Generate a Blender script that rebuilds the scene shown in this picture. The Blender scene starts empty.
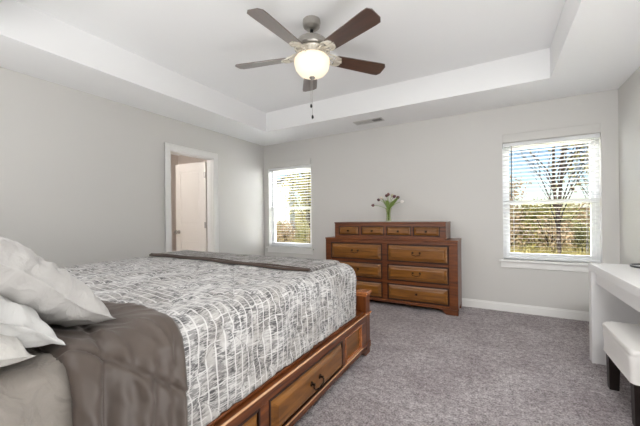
import bpy, bmesh, math, random
from mathutils import Vector, Matrix, noise
pi = math.pi
sc = bpy.context.scene
COL = sc.collection

# ------------------------------------------------------------------ camera
CAM_H = 1.144
cd = bpy.data.cameras.new('camera'); cam = bpy.data.objects.new('camera', cd); COL.objects.link(cam)
yaw, rol = math.radians(29.69), math.radians(-0.64)
F = Vector((-math.sin(yaw), math.cos(yaw), 0)); Rv = Vector((math.cos(yaw), math.sin(yaw), 0)); U = Vector((0, 0, 1))
R2 = Rv*math.cos(rol)+U*math.sin(rol); U2 = R2.cross(F)
m = Matrix((R2, U2, -F)).transposed().to_4x4(); m.translation = Vector((0, 0, CAM_H))
cam.matrix_world = m
cd.sensor_width = 36; cd.sensor_fit = 'HORIZONTAL'; cd.lens = 306.25/640*36
cd.shift_y = 4.61/640; cd.clip_start = 0.02; cd.clip_end = 500
sc.camera = cam

# ------------------------------------------------------------------ light
sc.view_settings.view_transform = 'Standard'; sc.view_settings.look = 'None'
sc.view_settings.gamma = 1; sc.view_settings.use_curve_mapping = False
sc.view_settings.exposure = 0.26
w = bpy.data.worlds.new('sky'); sc.world = w; w.use_nodes = True
wn = w.node_tree; bg = wn.nodes['Background']
sky = wn.nodes.new('ShaderNodeTexSky'); sky.sky_type = 'NISHITA'; sky.sun_disc = False
sky.sun_elevation = math.radians(42); sky.sun_rotation = math.radians(200)
sky.air_density = 1.0; sky.dust_density = 0.25; sky.ozone_density = 1.6
wn.links.new(sky.outputs[0], bg.inputs[0]); bg.inputs[1].default_value = 0.115

def light(name, kind, loc, energy, color=(1, 1, 1), rot=(0, 0, 0), **kw):
    l = bpy.data.lights.new(name, kind); o = bpy.data.objects.new(name, l); COL.objects.link(o)
    l.energy = energy; l.color = color; o.location = loc; o.rotation_euler = rot
    for k, v in kw.items(): setattr(l, k, v)
    return o
light('sun', 'SUN', (0, -10, 20), 4.5, (1, .95, .86), (math.radians(48), 0, math.radians(18)), angle=math.radians(1))
# added fill lamps outside the windows, out of view, boosting the daylight
for nm, x, e_ in (('sky_fill_right_window', .53, 2500), ('sky_fill_left_window', -3.04, 2000)):
    light(nm, 'AREA', (x, 5.9, 3.7), e_, (.93, .96, 1), (math.radians(-50), 0, 0), shape='RECTANGLE', size=1.6, size_y=1.4)
light('side_fill_right_window', 'AREA', (-.55, 5.15, 1.5), 3900, (.95, .97, 1), (math.radians(90), 0, math.radians(180-42)), shape='RECTANGLE', size=.8, size_y=1.4)
# added soft fill lamp, unseen at the room end behind the camera
light('rear_fill', 'AREA', (-1.7, -0.09, 1.65), 24, (1, 1, 1), (math.radians(93), 0, 0), shape='RECTANGLE', size=2.6, size_y=1.0)
# added out-of-view lamps imitating bounce off the carpet and the ceiling
light('bounce_fill_low', 'AREA', (.45, .8, .15), 27, (.99, 1, 1), (math.radians(180), 0, 0), shape='RECTANGLE', size=1.2, size_y=1.4)
light('bounce_fill_high', 'AREA', (.55, .25, 2.38), 27, (.99, 1, 1), (math.radians(50), 0, math.radians(5)), shape='RECTANGLE', size=1.0, size_y=.4, spread=math.radians(110))

# ------------------------------------------------------------------ helpers
def lin(c):
    return tuple(((v/255)/12.92 if v/255 <= .04045 else ((v/255+.055)/1.055)**2.4) for v in c)+(1,)

def mat(name, rgb=(200, 200, 200), rough=.5, metal=0, spec=.5, **kw):
    M = bpy.data.materials.new(name); M.use_nodes = True
    b = M.node_tree.nodes['Principled BSDF']
    b.inputs['Base Color'].default_value = lin(rgb); b.inputs['Roughness'].default_value = rough
    b.inputs['Metallic'].default_value = metal; b.inputs['Specular IOR Level'].default_value = spec
    for k, v in kw.items(): b.inputs[k].default_value = v
    return M

class NT:
    def __init__(s, M): s.M = M; s.t = M.node_tree; s.b = s.t.nodes['Principled BSDF']
    def n(s, typ, **kw):
        x = s.t.nodes.new('ShaderNode'+typ)
        for k, v in kw.items():
            if k.startswith('i_'): x.inputs[int(k[2:]) if k[2:].isdigit() else k[2:].replace('_', ' ')].default_value = v
            else: setattr(x, k, v)
        return x
    def l(s, a, b): s.t.links.new(a, b)
    def coord(s, kind='Object', scale=(1, 1, 1), rot=(0, 0, 0)):
        c = s.n('TexCoord'); mp = s.n('Mapping'); mp.inputs['Scale'].default_value = scale; mp.inputs['Rotation'].default_value = rot
        s.l(c.outputs[kind], mp.inputs[0]); return mp.outputs[0]
    def noise(s, vec, scale, detail=4, rough=.5, dist=0):
        x = s.n('TexNoise'); x.inputs['Scale'].default_value = scale; x.inputs['Detail'].default_value = detail
        x.inputs['Roughness'].default_value = rough; x.inputs['Distortion'].default_value = dist; s.l(vec, x.inputs['Vector']); return x.outputs[0]
    def ramp(s, fac, stops, interp='LINEAR'):
        x = s.n('ValToRGB'); s.l(fac, x.inputs[0]); cr = x.color_ramp; cr.interpolation = interp
        while len(cr.elements) < len(stops): cr.elements.new(.5)
        for e, (p, c) in zip(cr.elements, stops): e.position = p; e.color = c if len(c) == 4 else lin(c)
        return x.outputs[0]
    def mix(s, fac, a, b, mode='MIX'):
        x = s.n('Mix', data_type='RGBA', blend_type=mode)
        for sock, v in ((x.inputs[0], fac), (x.inputs[6], a), (x.inputs[7], b)):
            if hasattr(v, 'links') or isinstance(v, bpy.types.NodeSocket): s.l(v, sock)
            else: sock.default_value = v
        return x.outputs[2]
    def math(s, op, a, b=0.0, clamp=False):
        x = s.n('Math', operation=op, use_clamp=clamp)
        for sock, v in ((x.inputs[0], a), (x.inputs[1], b)):
            if isinstance(v, bpy.types.NodeSocket): s.l(v, sock)
            else: sock.default_value = v
        return x.outputs[0]
    def color(s, v): s.l(v, s.b.inputs['Base Color'])
    def bump(s, h, strength=.3, dist=.01):
        x = s.n('Bump'); x.inputs['Strength'].default_value = strength; x.inputs['Distance'].default_value = dist
        s.l(h, x.inputs['Height']); s.l(x.outputs[0], s.b.inputs['Normal'])

BLK, WHT = (0, 0, 0, 1), (1, 1, 1, 1)

def paint(name, rgb, rough=.6, bump=.04):
    M = mat(name, rgb, rough, spec=.3); t = NT(M); v = t.coord()
    n = t.noise(v, 180, 3); t.bump(n, bump, .004)
    n2 = t.noise(v, 1.3, 2)
    c = lin(rgb); d = tuple(x*.975 for x in c[:3])+(1,)
    t.color(t.mix(n2, c, d)); return M

def wood(name, dark, midc, light_, axis='X', rough=.32, coat=.35, gs=1.0):
    M = mat(name, midc, rough, **{'Coat Weight': coat, 'Coat Roughness': .2}); t = NT(M)
    s = {'X': (1.2, 14, 14), 'Y': (14, 1.2, 14), 'Z': (14, 14, 1.2)}[axis]
    v = t.coord('Object', tuple(a*gs for a in s))
    n = t.noise(v, 1.6, 5, .6, 1.2)
    c = t.ramp(n, [(.25, dark), (.5, midc), (.78, light_)])
    v2 = t.coord('Object', tuple(a*4*gs for a in s)); n2 = t.noise(v2, 3, 3)
    t.color(t.mix(t.math('MULTIPLY', n2, .35), c, lin(dark)))
    t.bump(n2, .08, .003); return M

M_wall = paint('wall_paint_grey', (212, 210, 206))
M_ceil = paint('ceiling_paint_white', (248, 248, 248))
M_trim = paint('trim_paint_white', (238, 237, 234), .35, .01)
M_door = paint('door_paint', (236, 231, 224), .4, .01)
M_bath = paint('hall_paint', (225, 215, 206))
M_vinyl = mat('white_vinyl', (242, 243, 243), .35)
M_slat = mat('blind_slat_white', (236, 237, 238), .45)
t = NT(M_slat); tr_ = t.n('BsdfTranslucent'); tr_.inputs[0].default_value = (.95, .95, .95, 1); mx = t.n('MixShader', i_0=.06)
t.l(t.b.outputs[0], mx.inputs[1]); t.l(tr_.outputs[0], mx.inputs[2]); t.l(mx.outputs[0], t.t.nodes['Material Output'].inputs[0])
M_glass = mat('window_glass', (255, 255, 255), 0, **{'Transmission Weight': 1.0, 'IOR': 1.01})
M_nickel = mat('brushed_nickel', (176, 172, 166), .32, .9)
M_chrome = mat('chrome', (190, 190, 190), .2, 1)
M_bronze = mat('dark_bronze', (52, 38, 28), .4, .8)
M_black = mat('black_metal', (28, 26, 25), .4, .3)
M_wood = {a: wood('cherry_wood_frame_'+a, (58, 27, 8), (106, 54, 19), (144, 80, 32), a, .36, .18) for a in 'XYZ'}
M_front = {a: wood('cherry_wood_drawer_'+a, (86, 50, 16), (130, 82, 30), (164, 110, 46), a, .3, .3) for a in 'XY'}
M_edge = wood('moulding_edge_highlight', (132, 72, 36), (172, 104, 58), (206, 140, 88), 'Y', .14, 1.0)  # lightened wood colour paints the window highlights on the mouldings
M_hi = wood('pale_edge_highlight', (196, 138, 96), (222, 172, 128), (240, 200, 164), 'Y', .15, 1.0)  # pale colour paints the bright reflection lines along the bed rail
M_groove_shade = wood('groove_shade', (28, 11, 4), (48, 20, 8), (66, 30, 13), 'X', .4, .1)  # dark colour paints the shade in the grooves around the drawers
M_espresso = wood('espresso_wood', (20, 13, 11), (30, 21, 17), (42, 30, 25), 'Z', .4, .1)
M_blade = wood('walnut_blade', (48, 28, 20), (78, 50, 37), (106, 74, 56), 'X', .3, 1.0); M_blade.node_tree.nodes['Principled BSDF'].inputs['Coat IOR'].default_value = 2.2; M_blade.node_tree.nodes['Principled BSDF'].inputs['Coat Roughness'].default_value = .3
M_desk = mat('white_lacquer', (232, 231, 230), .28, **{'Coat Weight': .3})
t = NT(M_desk); t.bump(t.noise(t.coord(), 60, 2), .01, .002)

# ---- mesh builder
class MB:
    def __init__(s): s.bm = bmesh.new()
    def box(s, x0, x1, y0, y1, z0, z1, bev=0, seg=1, rot=None, piv=None):
        b = bmesh.new(); bmesh.ops.create_cube(b, size=1)
        for v in b.verts:
            v.co = Vector(((x0+x1)/2+v.co.x*(x1-x0), (y0+y1)/2+v.co.y*(y1-y0), (z0+z1)/2+v.co.z*(z1-z0)))
        if bev > 0: bmesh.ops.bevel(b, geom=b.edges[:], offset=bev, segments=seg, profile=.6, affect='EDGES')
        if rot is not None:
            p = Vector(piv or ((x0+x1)/2, (y0+y1)/2, (z0+z1)/2))
            bmesh.ops.transform(b, matrix=Matrix.Translation(p) @ rot.to_4x4() @ Matrix.Translation(-p), verts=b.verts)
        s.add(b); return s
    def add(s, b):
        me = bpy.data.meshes.new('tmp'); b.to_mesh(me); b.free(); s.bm.from_mesh(me); bpy.data.meshes.remove(me)
    def lathe(s, prof, c=(0, 0, 0), n=28, axis='Z'):
        b = bmesh.new(); rings = []
        for r, z in prof:
            if r < 1e-5: rings.append([b.verts.new((0, 0, z))])
            else: rings.append([b.verts.new((r*math.cos(2*pi*k/n), r*math.sin(2*pi*k/n), z)) for k in range(n)])
        for A, B in zip(rings, rings[1:]):
            for k in range(n):
                q = [A[k % len(A)], A[(k+1) % len(A)], B[(k+1) % len(B)], B[k % len(B)]]
                u = []; [u.append(x) for x in q if x not in u]
                if len(u) > 2:
                    try: b.faces.new(u)
                    except ValueError: pass
        if axis == 'Y': bmesh.ops.rotate(b, verts=b.verts, cent=(0, 0, 0), matrix=Matrix.Rotation(pi/2, 3, 'X'))
        if axis == 'X': bmesh.ops.rotate(b, verts=b.verts, cent=(0, 0, 0), matrix=Matrix.Rotation(pi/2, 3, 'Y'))
        bmesh.ops.translate(b, verts=b.verts, vec=c); bmesh.ops.recalc_face_normals(b, faces=b.faces)
        s.add(b); return s
    def tube(s, pts, r, n=8, r1=None, cap=True):
        b = s.bm; pts = [Vector(p) for p in pts]; N = len(pts); rings = []
        rr = [r+(r1-r)*i/(N-1) if r1 is not None else r for i in range(N)]
        up = None
        for i, p in enumerate(pts):
            d = (pts[min(i+1, N-1)]-pts[max(i-1, 0)])
            if d.length < 1e-9: d = Vector((0, 0, 1))
            d.normalize()
            if up is None: up = Vector((0, 0, 1)) if abs(d.z) < .9 else Vector((1, 0, 0))
            a = d.cross(up)
            if a.length < 1e-6: a = d.orthogonal()
            a.normalize(); c = a.cross(d); up = c
            rings.append([b.verts.new(p+(a*math.cos(2*pi*k/n)+c*math.sin(2*pi*k/n))*rr[i]) for k in range(n)])
        for A, B in zip(rings, rings[1:]):
            for k in range(n): b.faces.new((A[k], A[(k+1) % n], B[(k+1) % n], B[k]))
        if cap:
            b.faces.new(rings[0]); b.faces.new(rings[-1][::-1])
        return s
    def prism(s, poly, lo, hi, axis='Z', bev=0):
        """poly 2D points; extruded along axis between lo and hi"""
        b = bmesh.new()
        def P(a, c, h): return {'Z': (a, c, h), 'Y': (a, h, c), 'X': (h, a, c)}[axis]
        A = [b.verts.new(P(x, y, lo)) for x, y in poly]; B = [b.verts.new(P(x, y, hi)) for x, y in poly]
        n = len(poly); b.faces.new(A); b.faces.new(B[::-1])
        for k in range(n): b.faces.new((A[k], B[k], B[(k+1) % n], A[(k+1) % n]))
        bmesh.ops.recalc_face_normals(b, faces=b.faces)
        if bev > 0: bmesh.ops.bevel(b, geom=b.edges[:], offset=bev, segments=2, profile=.6, affect='EDGES')
        s.add(b); return s
    def raised(s, a0, a1, b0, b1, base, h, inset, face):
        """raised panel: face '-y' (a=x,b=z) or '+x' (a=y,b=z); base plane coordinate, out by h"""
        def P(a, b, o): return (a, base-o, b) if face == '-y' else (base+o, a, b)
        L = [(0, 0, -.012), (0, 0, h*.35), (inset*.35, 0, h*.5), (inset*.8, 0, h*.92), (inset, 0, h)]
        rings = []
        for ins, _, o in L:
            rings.append([s.bm.verts.new(P(a, b, o)) for a, b in ((a0+ins, b0+ins), (a1-ins, b0+ins), (a1-ins, b1-ins), (a0+ins, b1-ins))])
        fs = []
        for A, B in zip(rings, rings[1:]):
            for k in range(4): fs.append(s.bm.faces.new((A[k], A[(k+1) % 4], B[(k+1) % 4], B[k])))
        fs.append(s.bm.faces.new(rings[-1])); fs.append(s.bm.faces.new(rings[0][::-1]))
        bmesh.ops.recalc_face_normals(s.bm, faces=fs); return s
    def ring(s, a0, a1, b0, b1, w_, p0, p1, face):
        for A0, A1, B0, B1 in ((a0-w_, a0, b0-w_, b1+w_), (a1, a1+w_, b0-w_, b1+w_), (a0, a1, b0-w_, b0), (a0, a1, b1, b1+w_)):
            if face == '-y': s.box(A0, A1, p0, p1, B0, B1, .002)
            else: s.box(p0, p1, A0, A1, B0, B1, .002)
        return s
    def build(s, name, m, parent=None, smooth=None, origin=None):
        me = bpy.data.meshes.new(name)
        if origin is not None: bmesh.ops.translate(s.bm, verts=s.bm.verts, vec=-Vector(origin))
        s.bm.to_mesh(me); s.bm.free()
        o = bpy.data.objects.new(name, me); COL.objects.link(o)
        me.materials.append(m)
        if smooth is not None:
            for p in me.polygons: p.use_smooth = True
            if smooth < 180:
                try: me.set_sharp_from_angle(angle=math.radians(smooth))
                except Exception: pass
        if origin is not None: o.location = origin
        if parent is not None:
            o.parent = parent; o.matrix_parent_inverse = parent.matrix_world.inverted() if parent.type != 'EMPTY' else Matrix.Translation(-Vector(parent.location))
        return o

def empty(name, loc, label=None, cat=None, group=None):
    o = bpy.data.objects.new(name, None); COL.objects.link(o); o.location = loc; o.empty_display_size = .05
    bpy.context.view_layer.update()
    if label: o['label'] = label; o['category'] = cat
    if group: o['group'] = group
    return o
def tag(o, label, cat, group=None, kind=None):
    o['label'] = label; o['category'] = cat
    if group: o['group'] = group
    if kind: o['kind'] = kind
    return o
def struct(o): o['kind'] = 'structure'; return o
def structlab(o, label, cat): o['label'] = label; o['category'] = cat; o['kind'] = 'structure'; return o

# ------------------------------------------------------------------ room shell
XL, XR, YB, YF, H, HT = -3.59, 1.12, 4.28, -.13, 2.44, 2.725
T = .14
# carpet
M_carpet = mat('carpet_grey', (150, 142, 142), .95, spec=.1); t = NT(M_carpet); v = t.coord()
nz = t.noise(v, 95, 5, .75); big = t.noise(v, 3.2, 4, .6, .6); mid_ = t.noise(v, 28, 4, .65)
c1 = t.ramp(nz, [(.36, (98, 90, 91)), (.5, (190, 181, 182)), (.62, (255, 250, 250))])
c2 = t.ramp(mid_, [(.36, (128, 121, 122)), (.5, (196, 188, 189)), (.64, (246, 241, 241))])
c3 = t.mix(.4, c1, c2)
c4 = t.mix(t.ramp(big, [(.35, BLK), (.65, WHT)]), t.mix(1.0, c3, lin((226, 222, 223)), 'MULTIPLY'), c3)
t.color(c4)
t.bump(t.math('ADD', t.math('MULTIPLY', nz, .7), t.math('MULTIPLY', mid_, .8)), 1.0, .03)
floor = struct(MB().box(XL-T, XR+T, YF-T, YB+T, -.12, 0).build('floor', M_carpet))

WR = (.085, .985, .62, 2.01); WL = (-3.485, -2.598, .64, 2.02)
def wall_y(name, y0, y1, x0, x1, holes, top=2.9):
    b = MB(); xs = x0
    for h in sorted(holes):
        b.box(xs, h[0], y0, y1, 0, top); b.box(h[0], h[1], y0, y1, 0, h[2]); b.box(h[0], h[1], y0, y1, h[3], top); xs = h[1]
    b.box(xs, x1, y0, y1, 0, top)
    return struct(b.build(name, M_wall))
wall_y('wall_back', YB, YB+T, XL-T, XR+T, [WL, WR])
wall_y('wall_front', YF-T, YF, XL-T, XR+T, [])
struct(MB().box(XR, XR+T, YF, YB, 0, 2.9).build('wall_right', M_wall))
DY0, DY1, DZ = 2.445, 3.14, 2.035
struct(MB().box(XL-.12, XL, YF, DY0, 0, 2.9).box(XL-.12, XL, DY1, YB, 0, 2.9).box(XL-.12, XL, DY0, DY1, DZ, 2.9).build('wall_left', M_wall))
TX0, TX1, TY0, TY1 = -2.965, .47, .62, 3.6
b = MB()
b.box(XL-T, TX0, YF-T, YB+T, H, HT+.2).box(TX1, XR+T, YF-T, YB+T, H, HT+.2)
b.box(TX0, TX1, YF-T, TY0, H, HT+.2).box(TX0, TX1, TY1, YB+T, H, HT+.2)
b.box(TX0, TX1, TY0, TY1, HT, HT+.2)
struct(b.build('ceiling', M_ceil))

def baseboard(name, x0, x1, y0, y1, d):
    b = MB(); dx, dy = d; th = .014
    if dy: b.box(x0, x1, min(y0, y0+dy*th), max(y0, y0+dy*th), 0, .085, .002).box(x0, x1, min(y0, y0+dy*.009), max(y0, y0+dy*.009), .083, .1, .002)
    else: b.box(min(x0, x0+dx*th), max(x0, x0+dx*th), y0, y1, 0, .085, .002).box(min(x0, x0+dx*.009), max(x0, x0+dx*.009), y0, y1, .083, .1, .002)
    return struct(b.build(name, M_trim))
baseboard('baseboard_back', XL, XR, YB, YB, (0, -1))
baseboard('baseboard_right', XR, XR, YF, YB-.02, (-1, 0))
baseboard('baseboard_left', XL, XL, DY1+.09, YB-.02, (1, 0))
baseboard('baseboard_left_near', XL, XL, YF, DY0-.09, (1, 0))

# windows
def window(n, W, lab):
    x0, x1, z0, z1 = W; yf = YB+.075; ft = .035
    root = struct(MB().box(x0, x0+ft, yf, yf+.06, z0, z1, .003).box(x1-ft, x1, yf, yf+.06, z0, z1, .003)
                  .box(x0+ft, x1-ft, yf, yf+.06, z1-ft, z1, .003).box(x0+ft, x1-ft, yf, yf+.06, z0, z0+ft, .003).build('window_%d' % n, M_vinyl))
    root['label'] = lab; root['category'] = 'window'
    zm = z0+(z1-z0)*.49; sw = .04
    def sash(za, zb, y):
        b = MB(); a0, a1 = x0+ft, x1-ft
        b.box(a0, a0+sw, y, y+.028, za, zb, .003).box(a1-sw, a1, y, y+.028, za, zb, .003).box(a0+sw, a1-sw, y, y+.028, zb-sw, zb, .003).box(a0+sw, a1-sw, y, y+.028, za, za+sw, .003)
        s = b.build('sash', M_vinyl, root)
        g = MB().box(a0+sw-.003, a1-sw+.003, y+.012, y+.016, za+sw-.003, zb-sw+.003).build('glass_pane', M_glass, s)
        return s
    sash(z0+ft, zm+.02, yf+.0); sash(zm-.02, z1-ft, yf+.031)
    # stool and apron
    MB().box(x0-.045, x1+.045, YB-.045, YB+.0, z0-.024, z0, .005, 2).box(x0+.001, x1-.001, YB, yf, z0-.02, z0+.001).build('window_sill', M_trim, root)
    MB().box(x0-.025, x1+.025, YB-.017, YB-.0005, z0-.095, z0-.024, .004).build('window_apron', M_trim, root)
    # reveal lining
    e = .002
    MB().box(x0, x0+e, YB, yf, z0, z1).box(x1-e, x1, YB, yf, z0, z1).box(x0, x1, YB, yf, z1-e, z1).build('window_jamb', M_trim, root)
    return root
window(1, WR, 'white sash window with sky and a bare tree outside, beside the desk')
window(2, WL, 'narrow white sash window showing a pale house outside, near the room corner')

def blind(W, label):
    x0, x1, z0, z1 = W; x0 += .008; x1 -= .008; yc = YB+.038
    root = empty('window_blind', ((x0+x1)/2, yc, z0), label, 'blind', 'white slatted window blinds')
    MB().box(x0, x1, yc-.028, yc+.028, z1-.045, z1-.004, .002).build('headrail', M_slat, root)
    MB().box(x0-.0, x1+.0, YB-.022, YB-.008, z1+.0, z1+.095, .003).box(x0, x0+.014, YB-.012, YB-.0008, z1+.002, z1+.09).box(x1-.014, x1, YB-.012, YB-.0008, z1+.002, z1+.09).build('valance', M_wall, root)
    s = MB(); z = z1-.07; p = .0445
    while z > z0+.05:
        s.box(x0, x1, yc-.025, yc+.025, z-.0008, z+.0008, rot=Matrix.Rotation(math.radians(-6), 3, 'X')); z -= p
    s.build('slats', M_slat, root)
    MB().box(x0, x1, yc-.025, yc+.025, z0+.012, z0+.03, .003).build('bottom_rail', M_slat, root)
    for f in (.12, .88):
        for dy in (-.026, .026): MB().tube([(x0+(x1-x0)*f, yc+dy, z1-.04), (x0+(x1-x0)*f, yc+dy, z0+.02)], .0011, 5).build('ladder_cord', M_slat, root)
    MB().tube([(x0+.086, yc-.036, z1-.045), (x0+.084, yc-.036, z0+.72)], .0055, 6).build('tilt_wand', mat('wand_grey', (62, 66, 72), .3), root)
    return root
blind(WR, 'white slatted blind, lowered and open, in the window beside the desk')
blind(WL, 'white slatted blind, lowered and open, in the window by the room corner')

# doorway casing (trim) and door leaf
b = MB(); cw = .075
for y0, y1 in ((DY0-cw, DY0), (DY1, DY1+cw)): b.box(XL, XL+.016, y0, y1, 0, DZ+cw, .003).box(XL, XL+.022, (y0 if y0 < DY0 else y1-.018), (y0+.018 if y0 < DY0 else y1), 0, DZ+cw, .004)
b.box(XL, XL+.016, DY0, DY1, DZ, DZ+cw, .003).box(XL, XL+.022, DY0-cw, DY1+cw, DZ+cw-.018, DZ+cw, .004)
struct(b.build('trim_1', M_trim))
struct(MB().box(XL-.125, XL, DY0, DY0+.016, 0, DZ).box(XL-.125, XL, DY1-.008, DY1, 0, DZ).box(XL-.125, XL, DY0, DY1, DZ-.016, DZ)
       .box(XL-.06, XL-.03, DY1-.016, DY1-.008, 0, DZ-.016).build('trim_2', M_trim))
# leaf, swung into the next room
hx, hy = XL-.150, DY1+.016
LW, LH, LT = .635, 2.0, .035
D = empty('door_1', (hx, hy, 0)); D['kind'] = 'structure'; D['label'] = 'white two-panel door standing open into the next room'; D['category'] = 'door'
b = MB()
st = .105
zs = [(.012, .2), (.84, 1.05), (1.89, LH)]
b.box(-LW, -LW+st, -LT, 0, .012, LH).box(-st, 0, -LT, 0, .012, LH)
for a, c in zs: b.box(-LW+st, -st, -LT, 0, a, c)
for a, c in ((.2, .84), (1.05, 1.89)):
    b.box(-LW+st, -st, -LT+.006, -.006, a, c); b.box(-LW+st+.035, -st-.035, -LT+.003, -.003, a+.035, c-.035, .004)
leaf = b.build('door_leaf', M_door); leaf.parent = D
k = MB().lathe([(0, 0), (.03, 0), (.03, .006), (.012, .012), (.012, .035), (.027, .045), (.03, .058), (.022, .07), (0, .073)], (0, 0, 0), 20, 'Y').build('door_knob', M_nickel, smooth=40)
k.parent = D; k.location = (-LW+.065, -LT, .945)
for z in (.25, 1.05, 1.8):
    q = MB().lathe([(0, -.045), (.008, -.045), (.008, .045), (0, .045)], (.002, -.042, z), 10).box(-.03, .0, -LT-.002, -LT, z-.045, z+.045).build('hinge', M_nickel); q.parent = D
D.rotation_euler = (0, 0, math.radians(4))

# the next room
hx0, hy0, hy1 = -5.6, 1.2, 4.0
struct(MB().box(hx0-.1, hx0, hy0, hy1, 0, 2.6).build('wall_next_room_far', M_bath))
struct(MB().box(hx0, XL-.12, hy0-.1, hy0, 0, 2.6).build('wall_next_room_near', M_bath))
struct(MB().box(hx0, XL-.12, hy1, hy1+.1, 0, 2.6).build('wall_next_room_end', M_bath))
struct(MB().box(hx0-.1, XL-.14, hy0-.1, hy1+.1, 2.44, 2.55).build('ceiling_next_room', M_ceil))
struct(MB().box(hx0-.1, XL-.14, hy0-.1, hy1+.1, -.12, 0).build('floor_next_room', M_carpet))
light('next_room_light', 'POINT', (-4.7, 1.9, 2.2), 23, (1, .965, .94), shadow_soft_size=.15)

# ceiling vent
V = empty('ceiling_vent', (-1.465, 3.925, 2.44), 'small white slatted air vent set in the lowered ceiling edge', 'vent')
M_vent = mat('vent_enamel', (205, 203, 200), .4); M_dark = mat('duct_dark', (40, 38, 37), .8)
MB().box(-.2, .2, -.075, -.055, -.008, 0, .002).box(-.2, .2, .055, .075, -.008, 0, .002).box(-.2, -.18, -.055, .055, -.008, 0, .002).box(.18, .2, -.055, .055, -.008, 0, .002).build('vent_frame', M_vent).parent = V
MB().box(-.18, .18, -.055, .055, -.0015, -.0005).build('duct_opening', M_dark).parent = V
s = MB()
for i in range(18):
    x = -.17+i*.02; s.box(x-.0065, x+.0065, -.055, .055, -.0045, -.0035, rot=Matrix.Rotation(math.radians(-28 if i < 12 else 28), 3, 'Y'))
s.build('louvers', M_vent).parent = V

# ------------------------------------------------------------------ bed
BX0, BX1 = -3.1, -.93      # outer sides
BY0, BY1 = -.03, 2.47
bed = empty('bed', ((BX0+BX1)/2, (BY0+BY1)/2, 0), 'cherry wood storage bed with drawers along its side rail', 'bed')
def side_rail(sgn):
    X = BX1 if sgn > 0 else BX0
    def xx(a, c):  # depths inward from outer face
        return (X-c, X-a) if sgn > 0 else (X+a, X+c)
    b = MB()
    y0, y1 = .1, 2.38
    # carcass board behind, frame rails and stiles
    for (d0, d1, ya, yb, za, zb) in ((.03, .07, y0, y1, .06, .34), (0, .035, y0, y1, .285, .325), (0, .035, y0, y1, .05, .098),
                                     (0, .035, 1.925, 1.975, .098, .285), (0, .035, 1.06, 1.13, .098, .285), (0, .035, y0, y0+.1, .098, .285), (0, .035, 2.29, y1, .098, .285)):
        x0, x1 = xx(d0, d1); b.box(x0, x1, ya, yb, za, zb, .003)
    r = b.build('side_rail', M_wood['Y'], bed)
    x0, x1 = xx(-.012, .10); x2, x3 = xx(.02, .10)
    MB().box(x2, x3, y0, y1, .346, .362, .005, 2).build('rail_ledge', M_wood['Y'], r)
    x0, x1 = xx(-.012, .03)
    MB().box(x0, x1, y0, y1+.0, .325, .346, .004, 2).build('rail_moulding', M_wood['Y'], r)
    x0, x1 = xx(-.016, -.006)
    MB().box(x0, x1, y0, y1, .341, .349, .003, 2).build('rail_highlight', M_hi, r)  # thin pale strip added to draw the highlight on the rail moulding
    x0, x1 = xx(-.008, .02)
    MB().box(x0, x1, y0, y1, .074, .094, .004, 2).build('base_moulding', M_wood['Y'], r)
    x0, x1 = xx(-.011, .0)
    MB().box(x0, x1, y0+.1, 2.29, .093, .099, .002, 2).build('base_highlight', M_hi, r)  # painted highlight line along the base moulding
    if sgn > 0:
        p = MB().raised(1.985, 2.28, .106, .278, X-.024, .004, .012, '+x').build('fixed_panel', M_front['Y'], r)
        MB().ring(1.99, 2.275, .112, .272, .012, X-.022, X+.003, '+x').build('shading_ring', M_edge, p)  # lighter ring paints the highlight around the panel
    for (ya, yb) in ((1.14, 1.915), (.22, 1.05)):
        if sgn < 0: continue
        d = MB().box(X-.1, X-.03, ya+.01, yb-.01, .11, .275).raised(ya+.004, yb-.004, .108, .272, X-.014, .032, .034, '+x').build('drawer', M_front['Y'], bed)
        MB().ring(ya-.002, yb+.002, .104, .276, .012, X-.02, X+.004, '+x').build('shading_ring', M_groove_shade, d)  # dark ring paints the shaded gap around the drawer
        yc = 1.53 if ya > 1 else .63; zc = .2; xo = X+.018
        h = MB()
        for s_ in (-1, 1):
            h.lathe([(0, 0), (.015, 0), (.013, .004), (.006, .007), (.006, .018), (.009, .022), (0, .024)], (xo, yc+s_*.048, zc), 12, 'X')
        h.tube([(xo+.016, yc-.048, zc), (xo+.021, yc-.056, zc-.012), (xo+.024, yc-.045, zc-.03), (xo+.025, yc-.02, zc-.034), (xo+.026, yc, zc-.041),
                (xo+.025, yc+.02, zc-.034), (xo+.024, yc+.045, zc-.03), (xo+.021, yc+.056, zc-.012), (xo+.016, yc+.048, zc)], .0042, 8)
        h.build('drawer_handle', M_bronze, d, smooth=40)
side_rail(1); side_rail(-1)
# bracket feet under the posts
for X, sg in ((BX1, -1), (BX0, 1)):
    b = MB()
    b.prism([(BY1-.005, 0), (BY1-.1, 0), (BY1-.125, .015), (BY1-.15, .045), (BY1-.2, .06), (BY1-.2, .08), (BY1-.005, .08)], min(X, X+sg*.05), max(X, X+sg*.05), 'X', .003)
    b.build('bracket_foot', M_wood['Y'], bed)
    x0, x1 = sorted((X, X+sg*.085))
    MB().box(x0, x1, BY1-.09, BY1, .05, .50, .006, 2).box(x0-.006, x1+.006, BY1-.096, BY1+.006, .05, .098, .006, 2).build('corner_post', M_wood['Z'], bed)
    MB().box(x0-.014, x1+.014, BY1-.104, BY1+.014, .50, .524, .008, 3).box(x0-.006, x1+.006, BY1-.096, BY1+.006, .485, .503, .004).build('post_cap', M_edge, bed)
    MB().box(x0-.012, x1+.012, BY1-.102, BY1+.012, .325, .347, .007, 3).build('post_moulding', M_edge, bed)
    MB().box(x0, x1, BY0, BY0+.09, 0, .9, .006, 2).build('head_post', M_wood['Z'], bed)
b = MB().box(BX0+.085, BX1-.085, BY1-.075, BY1-.02, .06, .47, .004).box(BX0+.085, BX1-.085, BY1-.085, BY1-.005, .325, .346, .006, 2)
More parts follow.
